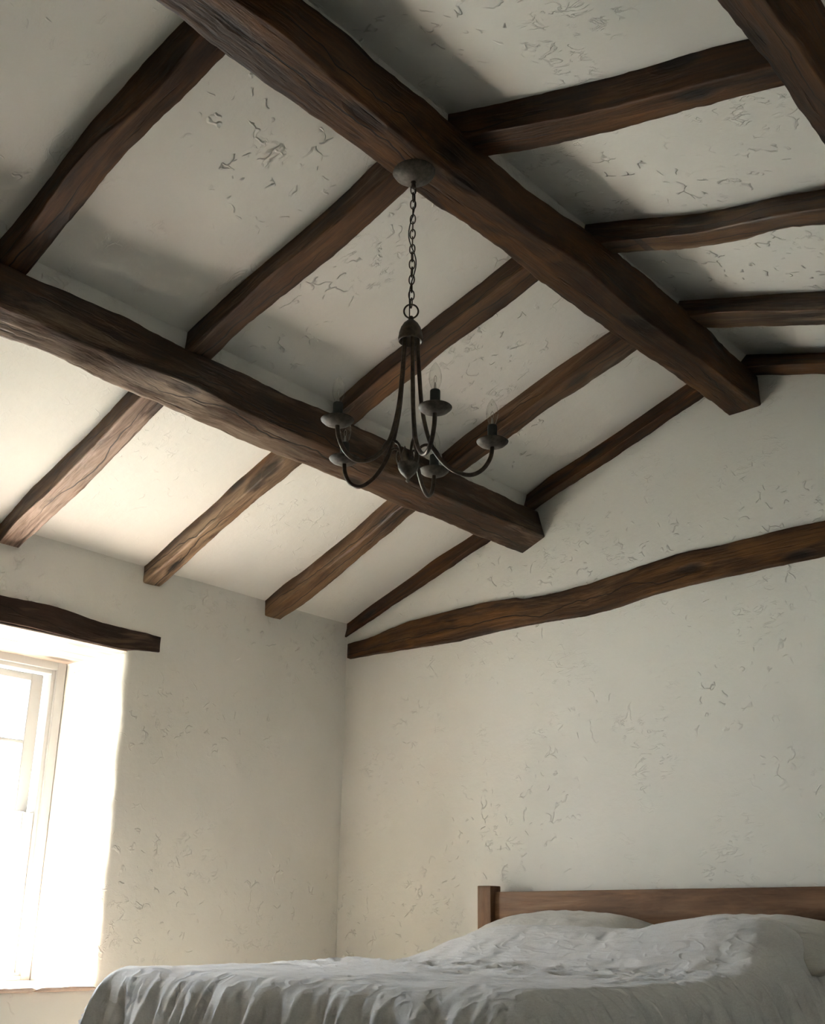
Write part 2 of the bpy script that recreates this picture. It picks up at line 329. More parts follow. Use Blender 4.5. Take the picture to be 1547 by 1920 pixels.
def paint(name, col):
    m, nt, b = newmat(name); t = NT(nt)
    tc = t.n('ShaderNodeNewGeometry').outputs['Position']
    c = t.mix(t.math('MULTIPLY', t.noise(tc, 9, 4), .35), col, tuple(x * .88 for x in col))
    t.l(c, b.inputs['Base Color'])
    t.l(t.bump(t.noise(t.mapping(tc, (30, 30, 6)), 3, 3), .25, .002), b.inputs['Normal'])
    b.inputs['Roughness'].default_value = .45
    return m

def iron(name, a, c, rough=.55):
    m, nt, b = newmat(name); t = NT(nt)
    tc = t.n('ShaderNodeNewGeometry').outputs['Position']
    n = t.noise(tc, 60, 5, .6)
    t.l(t.ramp(n, [(.35, a), (.7, c)]), b.inputs['Base Color'])
    t.l(t.bump(t.noise(tc, 260, 3, .6), .25, .001), b.inputs['Normal'])
    b.inputs['Roughness'].default_value = rough
    b.inputs['Metallic'].default_value = .45
    return m

def thin_glass(name, tint=(1, 1, 1), refl=1.0):
    m, nt, b = newmat(name); t = NT(nt)
    nt.nodes.remove(b)
    out = [n for n in nt.nodes if n.type == 'OUTPUT_MATERIAL'][0]
    tr = t.n('ShaderNodeBsdfTransparent'); tr.inputs[0].default_value = (*tint, 1)
    gl = t.n('ShaderNodeBsdfGlossy'); gl.inputs['Roughness'].default_value = .03
    fr = t.n('ShaderNodeLayerWeight'); fr.inputs['Blend'].default_value = .5
    fa = t.math('ADD', t.math('MULTIPLY', t.math('POWER', fr.outputs['Facing'], 3.0), .55 * refl), .035, True)
    mx = t.n('ShaderNodeMixShader')
    t.l(fa, mx.inputs[0]); t.l(tr.outputs[0], mx.inputs[1]); t.l(gl.outputs[0], mx.inputs[2])
    t.l(mx.outputs[0], out.inputs['Surface'])
    return m

def linen(name, col, colb, wr=1.0):
    m, nt, b = newmat(name); t = NT(nt)
    tc = t.n('ShaderNodeTexCoord').outputs['Object']
    slub = t.noise(t.mapping(tc, (6, 90, 90)), 3, 3, .6)
    slub2 = t.noise(t.mapping(tc, (90, 6, 90)), 3, 3, .6)
    c = t.mix(t.ramp(t.math('MULTIPLY', t.math('ADD', slub, slub2), .5), [(.35, 0.0), (.65, 1.0)]), col, colb)
    t.l(c, b.inputs['Base Color'])
    w1 = t.noise(tc, 6, 2, .5, .35)
    w2 = t.noise(t.mapping(tc, (1, 1.7, 1)), 12, 1, .5, .4)
    cre = t.ramp(t.math('ABSOLUTE', t.math('SUBTRACT', w2, .5)), [(0.0, 1.0), (.10, 0.0)])
    h = t.math('ADD', t.math('MULTIPLY', w1, 1.5 * wr), t.math('MULTIPLY', cre, .12 * wr))
    t.l(t.bump(h, .8, .02), b.inputs['Normal'])
    b.inputs['Roughness'].default_value = .92
    b.inputs['Specular IOR Level'].default_value = .15
    b.inputs['Sheen Weight'].default_value = .25
    return m

M_wall = plaster('plaster_wall', (.85, .835, .785), (.81, .80, .73), .7)
M_ceil = plaster('plaster_ceiling', (.86, .845, .80), (.83, .82, .76), 1.4, True)
M_beam = wood('oak_dark', (.014, .006, .0022), (.082, .034, .0105), (.165, .075, .026), worn=.15, wornc=(.18, .095, .045))
M_tie = wood('oak_tie', (.024, .010, .0035), (.115, .052, .017), (.21, .105, .038), worn=.3, wornc=(.26, .15, .075))
M_beam_worn = wood('oak_worn', (.020, .009, .0035), (.095, .042, .0145), (.19, .092, .036), worn=.7, wornc=(.28, .19, .12), spec=.55, rough=.46)
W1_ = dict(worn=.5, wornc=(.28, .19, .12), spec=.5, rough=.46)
M_r2 = wood('oak_scraped_lit', (.020, .009, .0035), (.095, .042, .0145), (.19, .092, .036), wear_lit=(2, .75, 1.45, (.43, .30, .23), .95, (0.0, -.050, -.044)), **W1_)  # pale underside: scraped wood plus window light put into the colour
M_r3 = wood('oak_stripped', (.020, .009, .0035), (.10, .045, .016), (.20, .098, .038), wear_lit=(3, .70, 1.30, (.38, .26, .16), .8, (0.0, -.014, .022)), **W1_)
M_r4 = wood('oak_amber', (.020, .009, .0035), (.10, .045, .016), (.20, .098, .038), wear_lit=(4, .5, 1.30, (.28, .165, .08), .7, (0.0, -.014, .022)), **W1_)
M_p1 = wood('oak_weathered_sheen', (.016, .0075, .003), (.080, .035, .012), (.16, .076, .030), wear_lit=(21, -2.1, -.9, (.33, .25, .185), .9, (.38, -.074, -.064)), **W1_)  # pale near end: window sheen painted over the weathered wood
M_lintel = wood('oak_lintel', (.018, .010, .007), (.055, .032, .022), (.095, .058, .040), worn=.1, crack=.6, rough=.75, spec=.25)
M_board = wood('lintel_board_wood', (.28, .21, .165), (.46, .37, .305), (.56, .47, .40), worn=.2, wornc=(.62, .54, .46), crack=.35, fine=.4)
M_bed = wood('bed_wood', (.11, .052, .024), (.23, .122, .060), (.32, .185, .100), worn=.25, wornc=(.27, .17, .10), crack=.35, rough=.5, fine=.8)
M_paint = paint('white_paint', (.44, .43, .41))
M_iron = iron('bronze_iron', (.040, .028, .018), (.095, .068, .044), .42)
M_pan = iron('grey_iron', (.060, .050, .038), (.13, .112, .09), .6)
M_sleeve = simple('sleeve_dark', (.018, .020, .015), .6)
M_brass = simple('bulb_mount', (.45, .42, .36), .35, .8)
M_glass = thin_glass('window_glass', (.98, .99, .985))
M_bulb = thin_glass('bulb_glass', (.97, .975, .96), 1.0)
M_duvet = linen('grey_linen', (.65, .64, .62), (.77, .765, .75))
M_pillow = linen('pale_linen', (.60, .58, .53), (.70, .68, .63), .8)
M_matt = simple('mattress_cloth', (.7, .68, .62), .9)
def tilemat():
    m, nt, b = newmat('terracotta'); t = NT(nt)
    tc = t.n('ShaderNodeNewGeometry').outputs['Position']
    n = t.noise(tc, 14, 4, .6)
    t.l(t.ramp(n, [(.3, (.62, .44, .34)), (.7, (.80, .64, .54))]), b.inputs['Base Color'])
    t.l(t.bump(n, .5, .004), b.inputs['Normal']); b.inputs['Roughness'].default_value = .7
    return m
M_tile = tilemat()
def groundmat():
    m, nt, b = newmat('pale_gravel'); t = NT(nt)
    tc = t.n('ShaderNodeNewGeometry').outputs['Position']
    n = t.noise(tc, 30, 5, .7)
    t.l(t.ramp(n, [(.3, (.46, .475, .41)), (.7, (.59, .605, .545))]), b.inputs['Base Color'])
    b.inputs['Roughness'].default_value = .95
    return m
M_ground = groundmat()
def floormat():
    m, nt, b = newmat('floor_boards'); t = NT(nt)
    tc = t.n('ShaderNodeNewGeometry').outputs['Position']
    br = t.n('ShaderNodeTexBrick'); br.inputs['Scale'].default_value = 1; br.inputs['Brick Width'].default_value = 2.2; br.inputs['Row Height'].default_value = .18
    br.inputs['Mortar Size'].default_value = .006; br.inputs['Color1'].default_value = (.42, .36, .28, 1); br.inputs['Color2'].default_value = (.36, .30, .23, 1); br.inputs['Mortar'].default_value = (.2, .17, .13, 1)
    t.l(tc, br.inputs['Vector'])
    n = t.noise(t.mapping(tc, (2, 30, 1)), 2, 4, .6)
    t.l(t.mix(t.math('MULTIPLY', n, .5), br.outputs['Color'], (.28, .22, .16)), b.inputs['Base Color'])
    b.inputs['Roughness'].default_value = .45
    return m
M_floor = floormat()

# ------------------------------------------------------------------ room shell
SL, SR, XR, ZR = .36, -.29, 2.478, 3.416     # roof pitches, ridge line
XW, YF = 4.96, -5.6                           # right wall, wall behind the camera
def zc(x):                                    # ceiling height
    return 2.524 + SL * x if x <= XR else ZR + SR * (x - XR)
def zb(x):                                    # underside of the rafters
    return 2.4316 + SL * x if x <= XR else 3.3108 + SR * (x - XR)
def und(x, y, z, a=.006):
    return a * (noise.noise(Vector((x * 1.3, y * 1.3, z * 1.3))) + .5 * noise.noise(Vector((x * 3.1 + 5, y * 3.1, z * 3.1))))

def grid_surface(name, us, vs, fn, mat, hole=None, flip=False, thick=.0):
    v, f = [], []
    nu, nv = len(us), len(vs)
    for u in us:
        for w in vs: v.append(fn(u, w))
    for i in range(nu - 1):
        for j in range(nv - 1):
            if any(h[0] - 1e-6 <= us[i] and us[i + 1] <= h[1] + 1e-6 and h[2] - 1e-6 <= vs[j] and vs[j + 1] <= h[3] + 1e-6 for h in (hole or ())):
                continue
            q = (i * nv + j, (i + 1) * nv + j, (i + 1) * nv + j + 1, i * nv + j + 1)
            f.append(q if not flip else q[::-1])
    o = mesh(name, v, f, mat)
    return o
def frange(a, b, st):
    n = max(1, int(round((b - a) / st)))
    return [a + (b - a) * i / n for i in range(n + 1)]
def solid(o, t):
    m = o.modifiers.new('thick', 'SOLIDIFY'); m.thickness = t; m.offset = -1
    return o

# back wall with gable, facing -y
def f_back(u, w):
    z = w * (zc(u) + .05)
    return (u, und(u, 0, z), z)
o = grid_surface('wall_back', frange(-.12, XW + .12, .06), frange(0, 1, .02), f_back, M_wall)
tag(solid(o, .3), kind='structure')
def f_front(u, w):
    z = w * (zc(u) + .05)
    return (u, YF, z)
tag(solid(grid_surface('wall_front', frange(-.12, XW + .12, .3), frange(0, 1, .1), f_front, M_wall, flip=True), .3), kind='structure')
tag(solid(grid_surface('wall_right', frange(YF - .12, .12, .3), frange(0, zc(XW) + .05, .2), lambda u, w: (XW, u, w), M_wall, flip=True), .3), kind='structure')

# left wall with the window opening
Y0, Y1, Z0, Z1 = -2.70, -1.470, .628, 2.093      # window opening
OFF = .035
FILL_WIN = (-4.95, -3.95, .80, 2.05)                   # opening added for fill daylight, left of and behind the camera
ys = sorted(set(frange(YF - .12, FILL_WIN[0], .08) + frange(FILL_WIN[0], FILL_WIN[1], .08) + frange(FILL_WIN[1], Y0 - OFF, .08) + frange(Y0 - OFF, Y1 + OFF, .03) + frange(Y1 + OFF, .12, .04)))
zs = sorted(set([FILL_WIN[2], FILL_WIN[3]] + frange(0, Z0 - OFF, .06) + frange(Z0 - OFF, Z1 + OFF, .03) + frange(Z1 + OFF, 2.60, .04)))
hole = (Y0 - OFF, Y1 + OFF, Z0 - OFF, Z1 + OFF)
def edge_rough(y, z):
    d = min(abs(y - hole[0]), abs(y - hole[1])) if hole[2] <= z <= hole[3] else 9
    return .006 * noise.noise(Vector((y * 20, z * 14, 3))) if d < .1 else 0
def f_left(u, w):
    return (und(0, u, w) - .012 * smoothstep(.10, .0, abs(u - hole[1])) * (hole[2] < w < hole[3]), u, w)
o = grid_surface('wall_left', ys, zs, f_left, M_wall, hole=(hole, FILL_WIN), flip=False)
# reveal ring joined on to the wall surface
ring = []
nst = 46
zz = [z for z in zs if hole[2] - 1e-6 <= z <= hole[3] + 1e-6]
yy = [y for y in ys if hole[0] - 1e-6 <= y <= hole[1] + 1e-6]
for z in zz: ring.append((hole[1], z))
for y in reversed(yy[:-1]): ring.append((y, hole[3]))
for z in reversed(zz[:-1]): ring.append((hole[0], z))
for y in yy[1:-1]: ring.append((y, hole[2]))
prof = [(0, 1.0), (-.006, .62), (-.016, .30), (-.032, .10), (-.05, 0)] + [(-.05 - .57 * k / 20, 0) for k in range(1, 21)]
rv, rf = [], []
cy, cz = (Y0 + Y1) / 2, (Z0 + Z1) / 2
for (d, k) in prof:
    for (y, z) in ring:
        py = Y1 + (y - Y1) * k if y > Y1 else (Y0 + (y - Y0) * k if y < Y0 else y)
        pz = Z1 + (z - Z1) * k if z > Z1 else (Z0 + (z - Z0) * k if z < Z0 else z)
        base = f_left(y, z)[0]
        nn = (noise.noise(Vector((d * 11, y * 9, z * 9))) * .006 + noise.noise(Vector((d * 30, y * 24, z * 24))) * .0035) * (1 if d > -.45 else 0) * (1 - k)
        if y >= Y1: py += nn + (.011 * noise.noise(Vector((d * 9, z * 5.5, 8))) + .006 * noise.noise(Vector((d * 9, z * 17, 2)))) * smoothstep(-.11, -.01, d) * (1 - k)
        elif y <= Y0: py += nn
        rv.append((base * k + d, py, pz))
n = len(ring)
for i in range(len(prof) - 1):
    for j in range(n):
        j2 = (j + 1) % n
        rf.append((i * n + j, (i + 1) * n + j, (i + 1) * n + j2, i * n + j2))
me = o.data
bm = bmesh.new(); bm.from_mesh(me)
base_i = len(bm.verts)
nvs = [bm.verts.new(p) for p in rv]
for q in rf:
    fc = bm.faces.new([nvs[k] for k in q]); fc.smooth = True
bmesh.ops.remove_doubles(bm, verts=list(bm.verts), dist=.0008)
bmesh.ops.recalc_face_normals(bm, faces=list(bm.faces))
bm.to_mesh(me); bm.free()
tag(o, kind='structure')
# outer face of the left wall (stone thickness), with the same opening
tag(grid_surface('wall_left_outer', sorted(set([YF - .4] + list(FILL_WIN[:2]) + frange(FILL_WIN[1], Y0, .3) + [Y0, Y1] + frange(Y1, .4, .3))), sorted({-.3, 0, FILL_WIN[2], Z0, Z1, 2.40}), lambda u, w: (-.62, u, w), M_wall, hole=((Y0, Y1, Z0, Z1), FILL_WIN)), kind='structure')
v = [(x, y, z) for x in (.004, -.62) for (y, z) in ((FILL_WIN[0], FILL_WIN[2]), (FILL_WIN[1], FILL_WIN[2]), (FILL_WIN[1], FILL_WIN[3]), (FILL_WIN[0], FILL_WIN[3]))]  # lining of the added fill opening
tag(mesh('trim_4', v, [(i, (i + 1) % 4, 4 + (i + 1) % 4, 4 + i) for i in range(4)], M_wall, smooth=False), kind='structure')

# ceiling: two pitches in one mesh, running out over the left wall as the eaves
xs = sorted(set(frange(-1.12, XR, .06) + frange(XR, XW + .15, .06)))
def f_ceil(u, w):
    a = 1.0
    for px in (1.30, XR): pass
    return (u, w, zc(u) + und(u, w, 0, .007) - .012 * math.exp(-((u - 0) / .12) ** 2))
o = grid_surface('ceiling', xs, frange(YF - .12, .10, .07), f_ceil, M_ceil, flip=True)
tag(solid(o, .22), kind='structure')
# plaster upstands that fill the gap between each purlin and the ceiling
def upstand(name, x0, x1):
    g = frange(YF, .02, .10)
    v, f = [], []
    for y in g:
        w1 = .005 * noise.noise(Vector((x1, y * 3, 0)))
        zt = min(zb(x0), zb(x1)) - .05
        for (x, z) in ((x0, zt), (x1 + w1, zt), (x1 + w1, zc(x1) + .03), (x0, zc(x0) + .03)): v.append((x, y, z))
    for i in range(len(g) - 1):
        for k in range(4):
            f.append((i * 4 + k, i * 4 + (k + 1) % 4, (i + 1) * 4 + (k + 1) % 4, (i + 1) * 4 + k))
    f.append((0, 1, 2, 3)); f.append(tuple((len(g) - 1) * 4 + k for k in (3, 2, 1, 0)))
    tag(mesh(name, v, f, M_ceil, smooth=False), kind='structure')
upstand('trim_1', 1.21, 1.295)
upstand('trim_2', 2.42, 2.515)
upstand('trim_3', 3.74, 3.84)
box_f = box('floor', -.0, XW, YF, 0, -.12, 0, M_floor, bev=0); tag(box_f, kind='structure')
g = box('ground', -45, -.64, -40, 40, -.4, -.3, M_ground, bev=0); tag(g, kind='structure')

# ------------------------------------------------------------------ beams
def ring_pts(c, cr, k=3):
    """c: 4 corners (3D Vectors) in order; cr: corner radii fraction in metres"""
    out = []
    for i in range(4):
        p = c[i]; a = c[i - 1]; b = c[(i + 1) % 4]
        da = (a - p); db = (b - p)
        r = min(cr[i], da.length * .42, db.length * .42)
        pa = p + da.normalized() * r; pb = p + db.normalized() * r
        for j in range(k + 1):
            t = j / k
            out.append(pa * (1 - t) ** 2 + p * 2 * t * (1 - t) * .92 + pb * t * t + p * 2 * t * (1 - t) * .08)
        nx = b - p
        q = c[(i + 1) % 4]
        # three points along the flat to the next corner
        qa = q + (p - q).normalized() * min(cr[(i + 1) % 4], nx.length * .42)
        for j in (.07, .5, .93):
            out.append(pb * (1 - j) + qa * j)
    return out

def beam(name, g0, g1, corners, mat, seed, step=.022, amp=.0040, wane=.010, frame=None):
    """corners(t)-> 4 Vectors for station t between g0 and g1"""
    n = int((g1 - g0) / step)
    v, f, gr, lc = [], [], [], []
    S = seed * 13.7
    for i in range(n + 1):
        t = g0 + (g1 - g0) * i / n
        c = corners(t)
        cr = [.0035 + wane * max(0, .2 + 1.3 * noise.noise(Vector((t * 2.3, S, k * 9.1)))) for k in range(4)]
        rp = ring_pts(c, cr)
        cen = (c[0] + c[1] + c[2] + c[3]) / 4
        for p in rp:
            d = p - cen
            dn = d.normalized()
            q = Vector((t, d.x + d.y, d.z))
            k = amp * (noise.noise(Vector((t * 9 + S, (d.x - d.y) * 14, d.z * 14))) + .7 * noise.noise(Vector((t * 30 + S, (d.x - d.y) * 34, d.z * 34))))
            v.append(p + dn * k)
            lc.append((t, (d.y if frame == 'x' else d.x), d.z))
            gr.append((t + S, (d.y if frame == 'x' else d.x) + S * .31, d.z + S * .17))
    m = len(rp)
    for i in range(n):
        for k in range(m):
            k2 = (k + 1) % m
            f.append((i * m + k, i * m + k2, (i + 1) * m + k2, (i + 1) * m + k))
    f.append(tuple(reversed(range(m)))); f.append(tuple(range(n * m, (n + 1) * m)))
    o = mesh(name, v, f, mat, grain=gr, local=lc)
    return o
def setnormals(o):
    bm = bmesh.new(); bm.from_mesh(o.data); bmesh.ops.recalc_face_normals(bm, faces=list(bm.faces)); bm.to_mesh(o.data); bm.free()

def rafter(key, x0, x1, mat, label, seed, **kw):
    g, L, Mm, U = TAB[key]
    def cn(x):
        l, m_, u = (sm_tab(g, a, x, .04) for a in (L, Mm, U))
        b, c_ = zb(x), zc(x)
        slope = (u - m_) / (c_ - b)
        e = .014
        if key in ('r5', 's4'): l = min(l, -.004)
        return [Vector((x, l, b)), Vector((x, m_, b)), Vector((x, u + slope * e * .5, c_ + e)), Vector((x, l, c_ + e))]
    o = beam('rafter', x0, x1, cn, mat, seed, frame='x', **kw)
    setnormals(o)
    tag(o, label, 'rafter', 'rafters under the %s ceiling slope' % ('left' if x0 < 2 else 'right'))
    return o
rafter('r1', -.10, 2.44, M_beam, 'broad dark rafter at the upper left, nearest the camera, with a knot on its underside', 1)
rafter('r2', -.10, 2.44, M_r2, 'rafter reaching the chandelier canopy, its lower end scraped and knotty, with window light painted on its underside', 2)
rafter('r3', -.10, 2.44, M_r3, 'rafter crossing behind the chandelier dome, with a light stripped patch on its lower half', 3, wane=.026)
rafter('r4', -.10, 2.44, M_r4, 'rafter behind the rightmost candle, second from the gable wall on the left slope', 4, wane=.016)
rafter('r5', -.10, 2.44, M_beam, 'thin dark rafter lying against the gable wall on the left slope', 5, wane=.006)
rafter('s1', 2.50, XW + .05, M_beam, 'broad dark rafter right of the chandelier canopy with a long straight split', 6)
rafter('s2', 2.50, XW + .05, M_beam_worn, 'sagging bent rafter on the right slope with a glinting lower edge', 7, wane=.02)
rafter('s3', 2.50, XW + .05, M_beam_worn, 'short-looking rafter on the right slope, second from the gable wall, with a glinting patch', 8, wane=.014)
rafter('s4', 2.50, XW + .05, M_beam, 'dark rafter lying against the gable wall on the right slope', 9, wane=.006)
rafter('s0', 2.50, XW + .05, M_beam, 'dark rafter at the top edge of the picture, right of the ridge beam', 10)

def long_beam(key, name, mat, label, cat, seed, fn, **kw):
    g, L, Mm, U = TAB[key]
    def cn(y):
        l, m_, u = (sm_tab(g, a, y, .04) for a in (L, Mm, U))
        return fn(y, l, m_, u)
    o = beam(name, -5.58, .03, cn, mat, seed, **kw)
    setnormals(o)
    return tag(o, label, cat)
long_beam('p1', 'purlin', M_p1, 'heavy tilted purlin halfway down the left slope, weathered, with a pale window sheen painted under its near end', 'purlin', 21,
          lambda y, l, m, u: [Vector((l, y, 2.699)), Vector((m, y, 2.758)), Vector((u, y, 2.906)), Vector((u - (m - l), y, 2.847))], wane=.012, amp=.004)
long_beam('rg', 'ridge_beam', M_beam, 'massive dark ridge beam carrying the chandelier canopy', 'ridge beam', 22,
          lambda y, l, m, u: [Vector((l, y, 3.132)), Vector((m, y, 3.140)), Vector((u, y, 3.290)), Vector((l, y, 3.290))], wane=.012, amp=.004)
long_beam('p3', 'purlin', M_beam, 'dark purlin cutting across the upper right corner', 'purlin', 23,
          lambda y, l, m, u: [Vector((l, y, 2.776)), Vector((m, y, 2.720)), Vector((m + .045, y, 2.900)), Vector((l + .05, y, 2.938))], wane=.012, amp=.004)

# the curved timber set in the gable wall
tt, tb = TAB['tie_top'], TAB['tie_bot']
tx, tz = [p[0] for p in tt], [p[1] for p in tt]
bx_, bz = [p[0] for p in tb], [p[1] for p in tb]
XT = 4.9
def ext(xs_, zs_, x):
    if x > xs_[-1]:
        s = (zs_[-1] - zs_[-3]) / (xs_[-1] - xs_[-3])
        e = x - xs_[-1]
        return zs_[-1] + s * e - s * e * e / 2.2
    return sm_tab(xs_, zs_, x, .02) if x > xs_[0] + .03 else lerp_tab(xs_, zs_, x)
def cn_tie(x):
    a, b = ext(tx, tz, x), ext(bx_, bz, x)
    return [Vector((x, .05, b)), Vector((x, -.028, b + .008)), Vector((x, -.028, a - .004)), Vector((x, .05, a))]
o = beam('tie_beam', tx[0] - .012, XT, cn_tie, M_tie, 31, frame='x', wane=.006, amp=.003); setnormals(o)
tag(o, 'long bowed brown timber set into the gable wall above the bed', 'timber')

# window lintel (front timber and the pale boards of its underside)
lt, lb = TAB['lin_top'], TAB['lin_bot']
ly, lz = [p[0] for p in lt], [p[1] for p in lt]
by, bz2 = [p[0] for p in lb], [p[1] for p in lb]
def cn_lin(y):
    a = lerp_tab(ly, lz, y) if y > ly[0] else lz[0] + .006 * math.sin((y - ly[0]) * 9)
    b = lerp_tab(by, bz2, y) if y > by[0] else bz2[0]
    b = min(b, 2.092) if y < -1.45 else b
    return [Vector((-.225, y, b + .002)), Vector((.014, y, b)), Vector((.014, y, a)), Vector((-.225, y, a))]
o = beam('window_lintel', -3.0, ly[-1], cn_lin, M_lintel, 41, wane=.004, amp=.0028); setnormals(o)
tag(o, 'dark brown rough timber lintel above the window', 'lintel')
o = box('lintel_board', -.615, -.246, Y0 + .002, Y1 - .002, 2.083, 2.15, M_board, bev=.006, grain_axis=1)
tag(o, 'pale pinkish board lining the top of the window recess behind the dark lintel', 'board')
o = box('lintel_facing', -.228, .004, Y0 + .004, Y1 - .004, 2.080, 2.0895, M_board, bev=.003, grain_axis=1)
tag(o, 'pale pinkish board under the dark lintel, at the front of the window recess', 'board')

# ------------------------------------------------------------------ sill tiles
def sill_tile(y0, y1, label):
    bm = bmesh.new()
    ny, nx = 14, 22
    x0, x1 = -.495, .027
    vs_ = {}
    for s in (0, 1):
        for i in range(nx + 1):
            for j in range(ny + 1):
                x = x0 + (x1 - x0) * i / nx; y = y0 + (y1 - y0) * j / ny
                z = .634 if s else .612
                e = min(j, ny - j) / ny
                if i == nx: x += .004 * noise.noise(Vector((y * 22, 4, s))) - (.006 if j in (0, ny) else 0)
                z += .0022 * noise.noise(Vector((x * 9, y * 13, s * 4)))
                if j in (0, ny): z += -.004 if s else .004
                if i == nx: z += -.004 if s else .004
                vs_[s, i, j] = bm.verts.new((x, y, z))
    for i in range(nx):
        for j in range(ny):
            bm.faces.new([vs_[1, i, j], vs_[1, i + 1, j], vs_[1, i + 1, j + 1], vs_[1, i, j + 1]])
            bm.faces.new([vs_[0, i, j], vs_[0, i, j + 1], vs_[0, i + 1, j + 1], vs_[0, i + 1, j]])
    for i in range(nx):
        bm.faces.new([vs_[0, i, 0], vs_[0, i + 1, 0], vs_[1, i + 1, 0], vs_[1, i, 0]])
        bm.faces.new([vs_[0, i + 1, ny], vs_[0, i, ny], vs_[1, i, ny], vs_[1, i + 1, ny]])
    for j in range(ny):
        bm.faces.new([vs_[0, nx, j], vs_[0, nx, j + 1], vs_[1, nx, j + 1], vs_[1, nx, j]])
        bm.faces.new([vs_[0, 0, j + 1], vs_[0, 0, j], vs_[1, 0, j], vs_[1, 0, j + 1]])
    for fc in bm.faces: fc.smooth = True
    me = bpy.data.meshes.new('sill_tile'); bm.to_mesh(me); bm.free()
    o = link('sill_tile', me, M_tile)
    tag(o, label, 'tile', 'terracotta tiles on the window sill')
sill_tile(-1.757, -1.474, 'terracotta window sill tile nearest the bed, against the bright recess side')
sill_tile(-2.060, -1.761, 'terracotta window sill tile at the left edge of the picture')

# ------------------------------------------------------------------ window 1
win = empty('window_1', (-.50, (Y0 + Y1) / 2, Z0)); tag(win, kind='structure')
def wbox(name, x0, x1, y0, y1, z0, z1, parent=win, bev=.003, mat=M_paint):
    ox, oy, oz = win.location
    return box(name, x0 - ox, x1 - ox, y0 - oy, y1 - oy, z0 - oz, z1 - oz, mat, parent, bev=bev)
def frame_mesh(name, x0, x1, yo0, yo1, zo0, zo1, yi0, yi1, zi0, zi1, parent=win, bars_z=(), bars_y=(), bw=.018, bx0=None, bx1=None, bev=.003):
    """rectangular frame with optional glazing bars as one mesh"""
    ox, oy, oz = win.location
    bm = bmesh.new()
    def bb(a0, a1, b0, b1, c0, c1):
        r = bmesh.ops.create_cube(bm, size=1)
        for v in r['verts']:
            v.co = Vector(((a0 + a1) / 2 + v.co.x * (a1 - a0) - ox, (b0 + b1) / 2 + v.co.y * (b1 - b0) - oy, (c0 + c1) / 2 + v.co.z * (c1 - c0) - oz))
    bb(x0, x1, yi1, yo1, zo0, zo1); bb(x0, x1, yo0, yi0, zo0, zo1)
    bb(x0 + .001, x1 - .001, yi0 - .004, yi1 + .004, zi1, zo1 - .0005); bb(x0 + .001, x1 - .001, yi0 - .004, yi1 + .004, zo0 + .0005, zi0)
    c0 = bx0 if bx0 is not None else x0 + .008; c1 = bx1 if bx1 is not None else x1 - .006
    for z in bars_z: bb(c0, c1, yi0 - .002, yi1 + .002, z - bw / 2, z + bw / 2)
    for y in bars_y: bb(c0 + .001, c1 - .001, y - bw / 2, y + bw / 2, zi0 - .002, zi1 + .002)
    bmesh.ops.bevel(bm, geom=list(bm.edges), offset=bev, segments=2, affect='EDGES')
    me = bpy.data.meshes.new(name); bm.to_mesh(me); bm.free()
    me.polygons.foreach_set('use_smooth', [True] * len(me.polygons))
    o = link(name, me, M_paint, parent); md = o.modifiers.new('wn', 'WEIGHTED_NORMAL')
    return o
yc = Y0 + Y1       # mirror helper: y -> yc - y
mr = lambda y: yc - y
frame_mesh('casing', -.60, -.487, mr(-1.474), -1.474, .630, 2.10, mr(-1.524), -1.524, .655, 2.045)
frame_mesh('stop_bead', -.590, -.500, mr(-1.519), -1.519, .645, 2.05, mr(-1.544), -1.544, .668, 2.024)
yb = [(-1.64 - mr(-1.64)) / 3 * k + mr(-1.64) for k in (1, 2)]
up = frame_mesh('upper_sash', -.578, -.545, mr(-1.560), -1.560, 1.345, 2.020, mr(-1.625), -1.625, 1.388, 1.985, bars_z=(1.690,), bars_y=yb)
lo = frame_mesh('lower_sash', -.540, -.505, mr(-1.545), -1.545, .660, 1.366, mr(-1.606), -1.606, .725, 1.330, bars_z=(1.037,), bars_y=yb)
def pane(nm, par, x, z0, z1):
    ox, oy, oz = win.location
    v, f = [], []
    for (a, b) in ((x - .0015, 0), (x + .0015, 1)):
        for (y, z) in ((mr(-1.62), z0), (-1.62, z0), (-1.62, z1), (mr(-1.62), z1)): v.append((a - ox, y - oy, z - oz))
    f = [(4, 5, 6, 7), (3, 2, 1, 0)]
    mesh(nm, v[:4], [(0, 1, 2, 3)], M_glass, par, smooth=False)
pane('glass_pane', up, -.561, 1.38, 1.99)
pane('glass_pane', lo, -.522, .715, 1.335)

# window added for fill daylight, outside the picture
fill_win = empty('added_fill_window', (-.50, (FILL_WIN[0] + FILL_WIN[1]) / 2, FILL_WIN[2])); tag(fill_win, kind='structure')
_w, win = win, fill_win
frame_mesh('casing', -.60, -.487, FILL_WIN[0] + .003, FILL_WIN[1] - .003, FILL_WIN[2], FILL_WIN[3], FILL_WIN[0] + .06, FILL_WIN[1] - .06, FILL_WIN[2] + .06, FILL_WIN[3] - .06, parent=fill_win, bars_z=(1.45,), bars_y=((FILL_WIN[0] + FILL_WIN[1]) / 2,), bw=.03)
mesh('glass_pane', [(-.045, y - (FILL_WIN[0] + FILL_WIN[1]) / 2, z - FILL_WIN[2]) for (y, z) in ((FILL_WIN[0] + .05, FILL_WIN[2] + .05), (FILL_WIN[1] - .05, FILL_WIN[2] + .05), (FILL_WIN[1] - .05, FILL_WIN[3] - .05), (FILL_WIN[0] + .05, FILL_WIN[3] - .05))], [(0, 1, 2, 3)], M_glass, fill_win, smooth=False)
win = _w

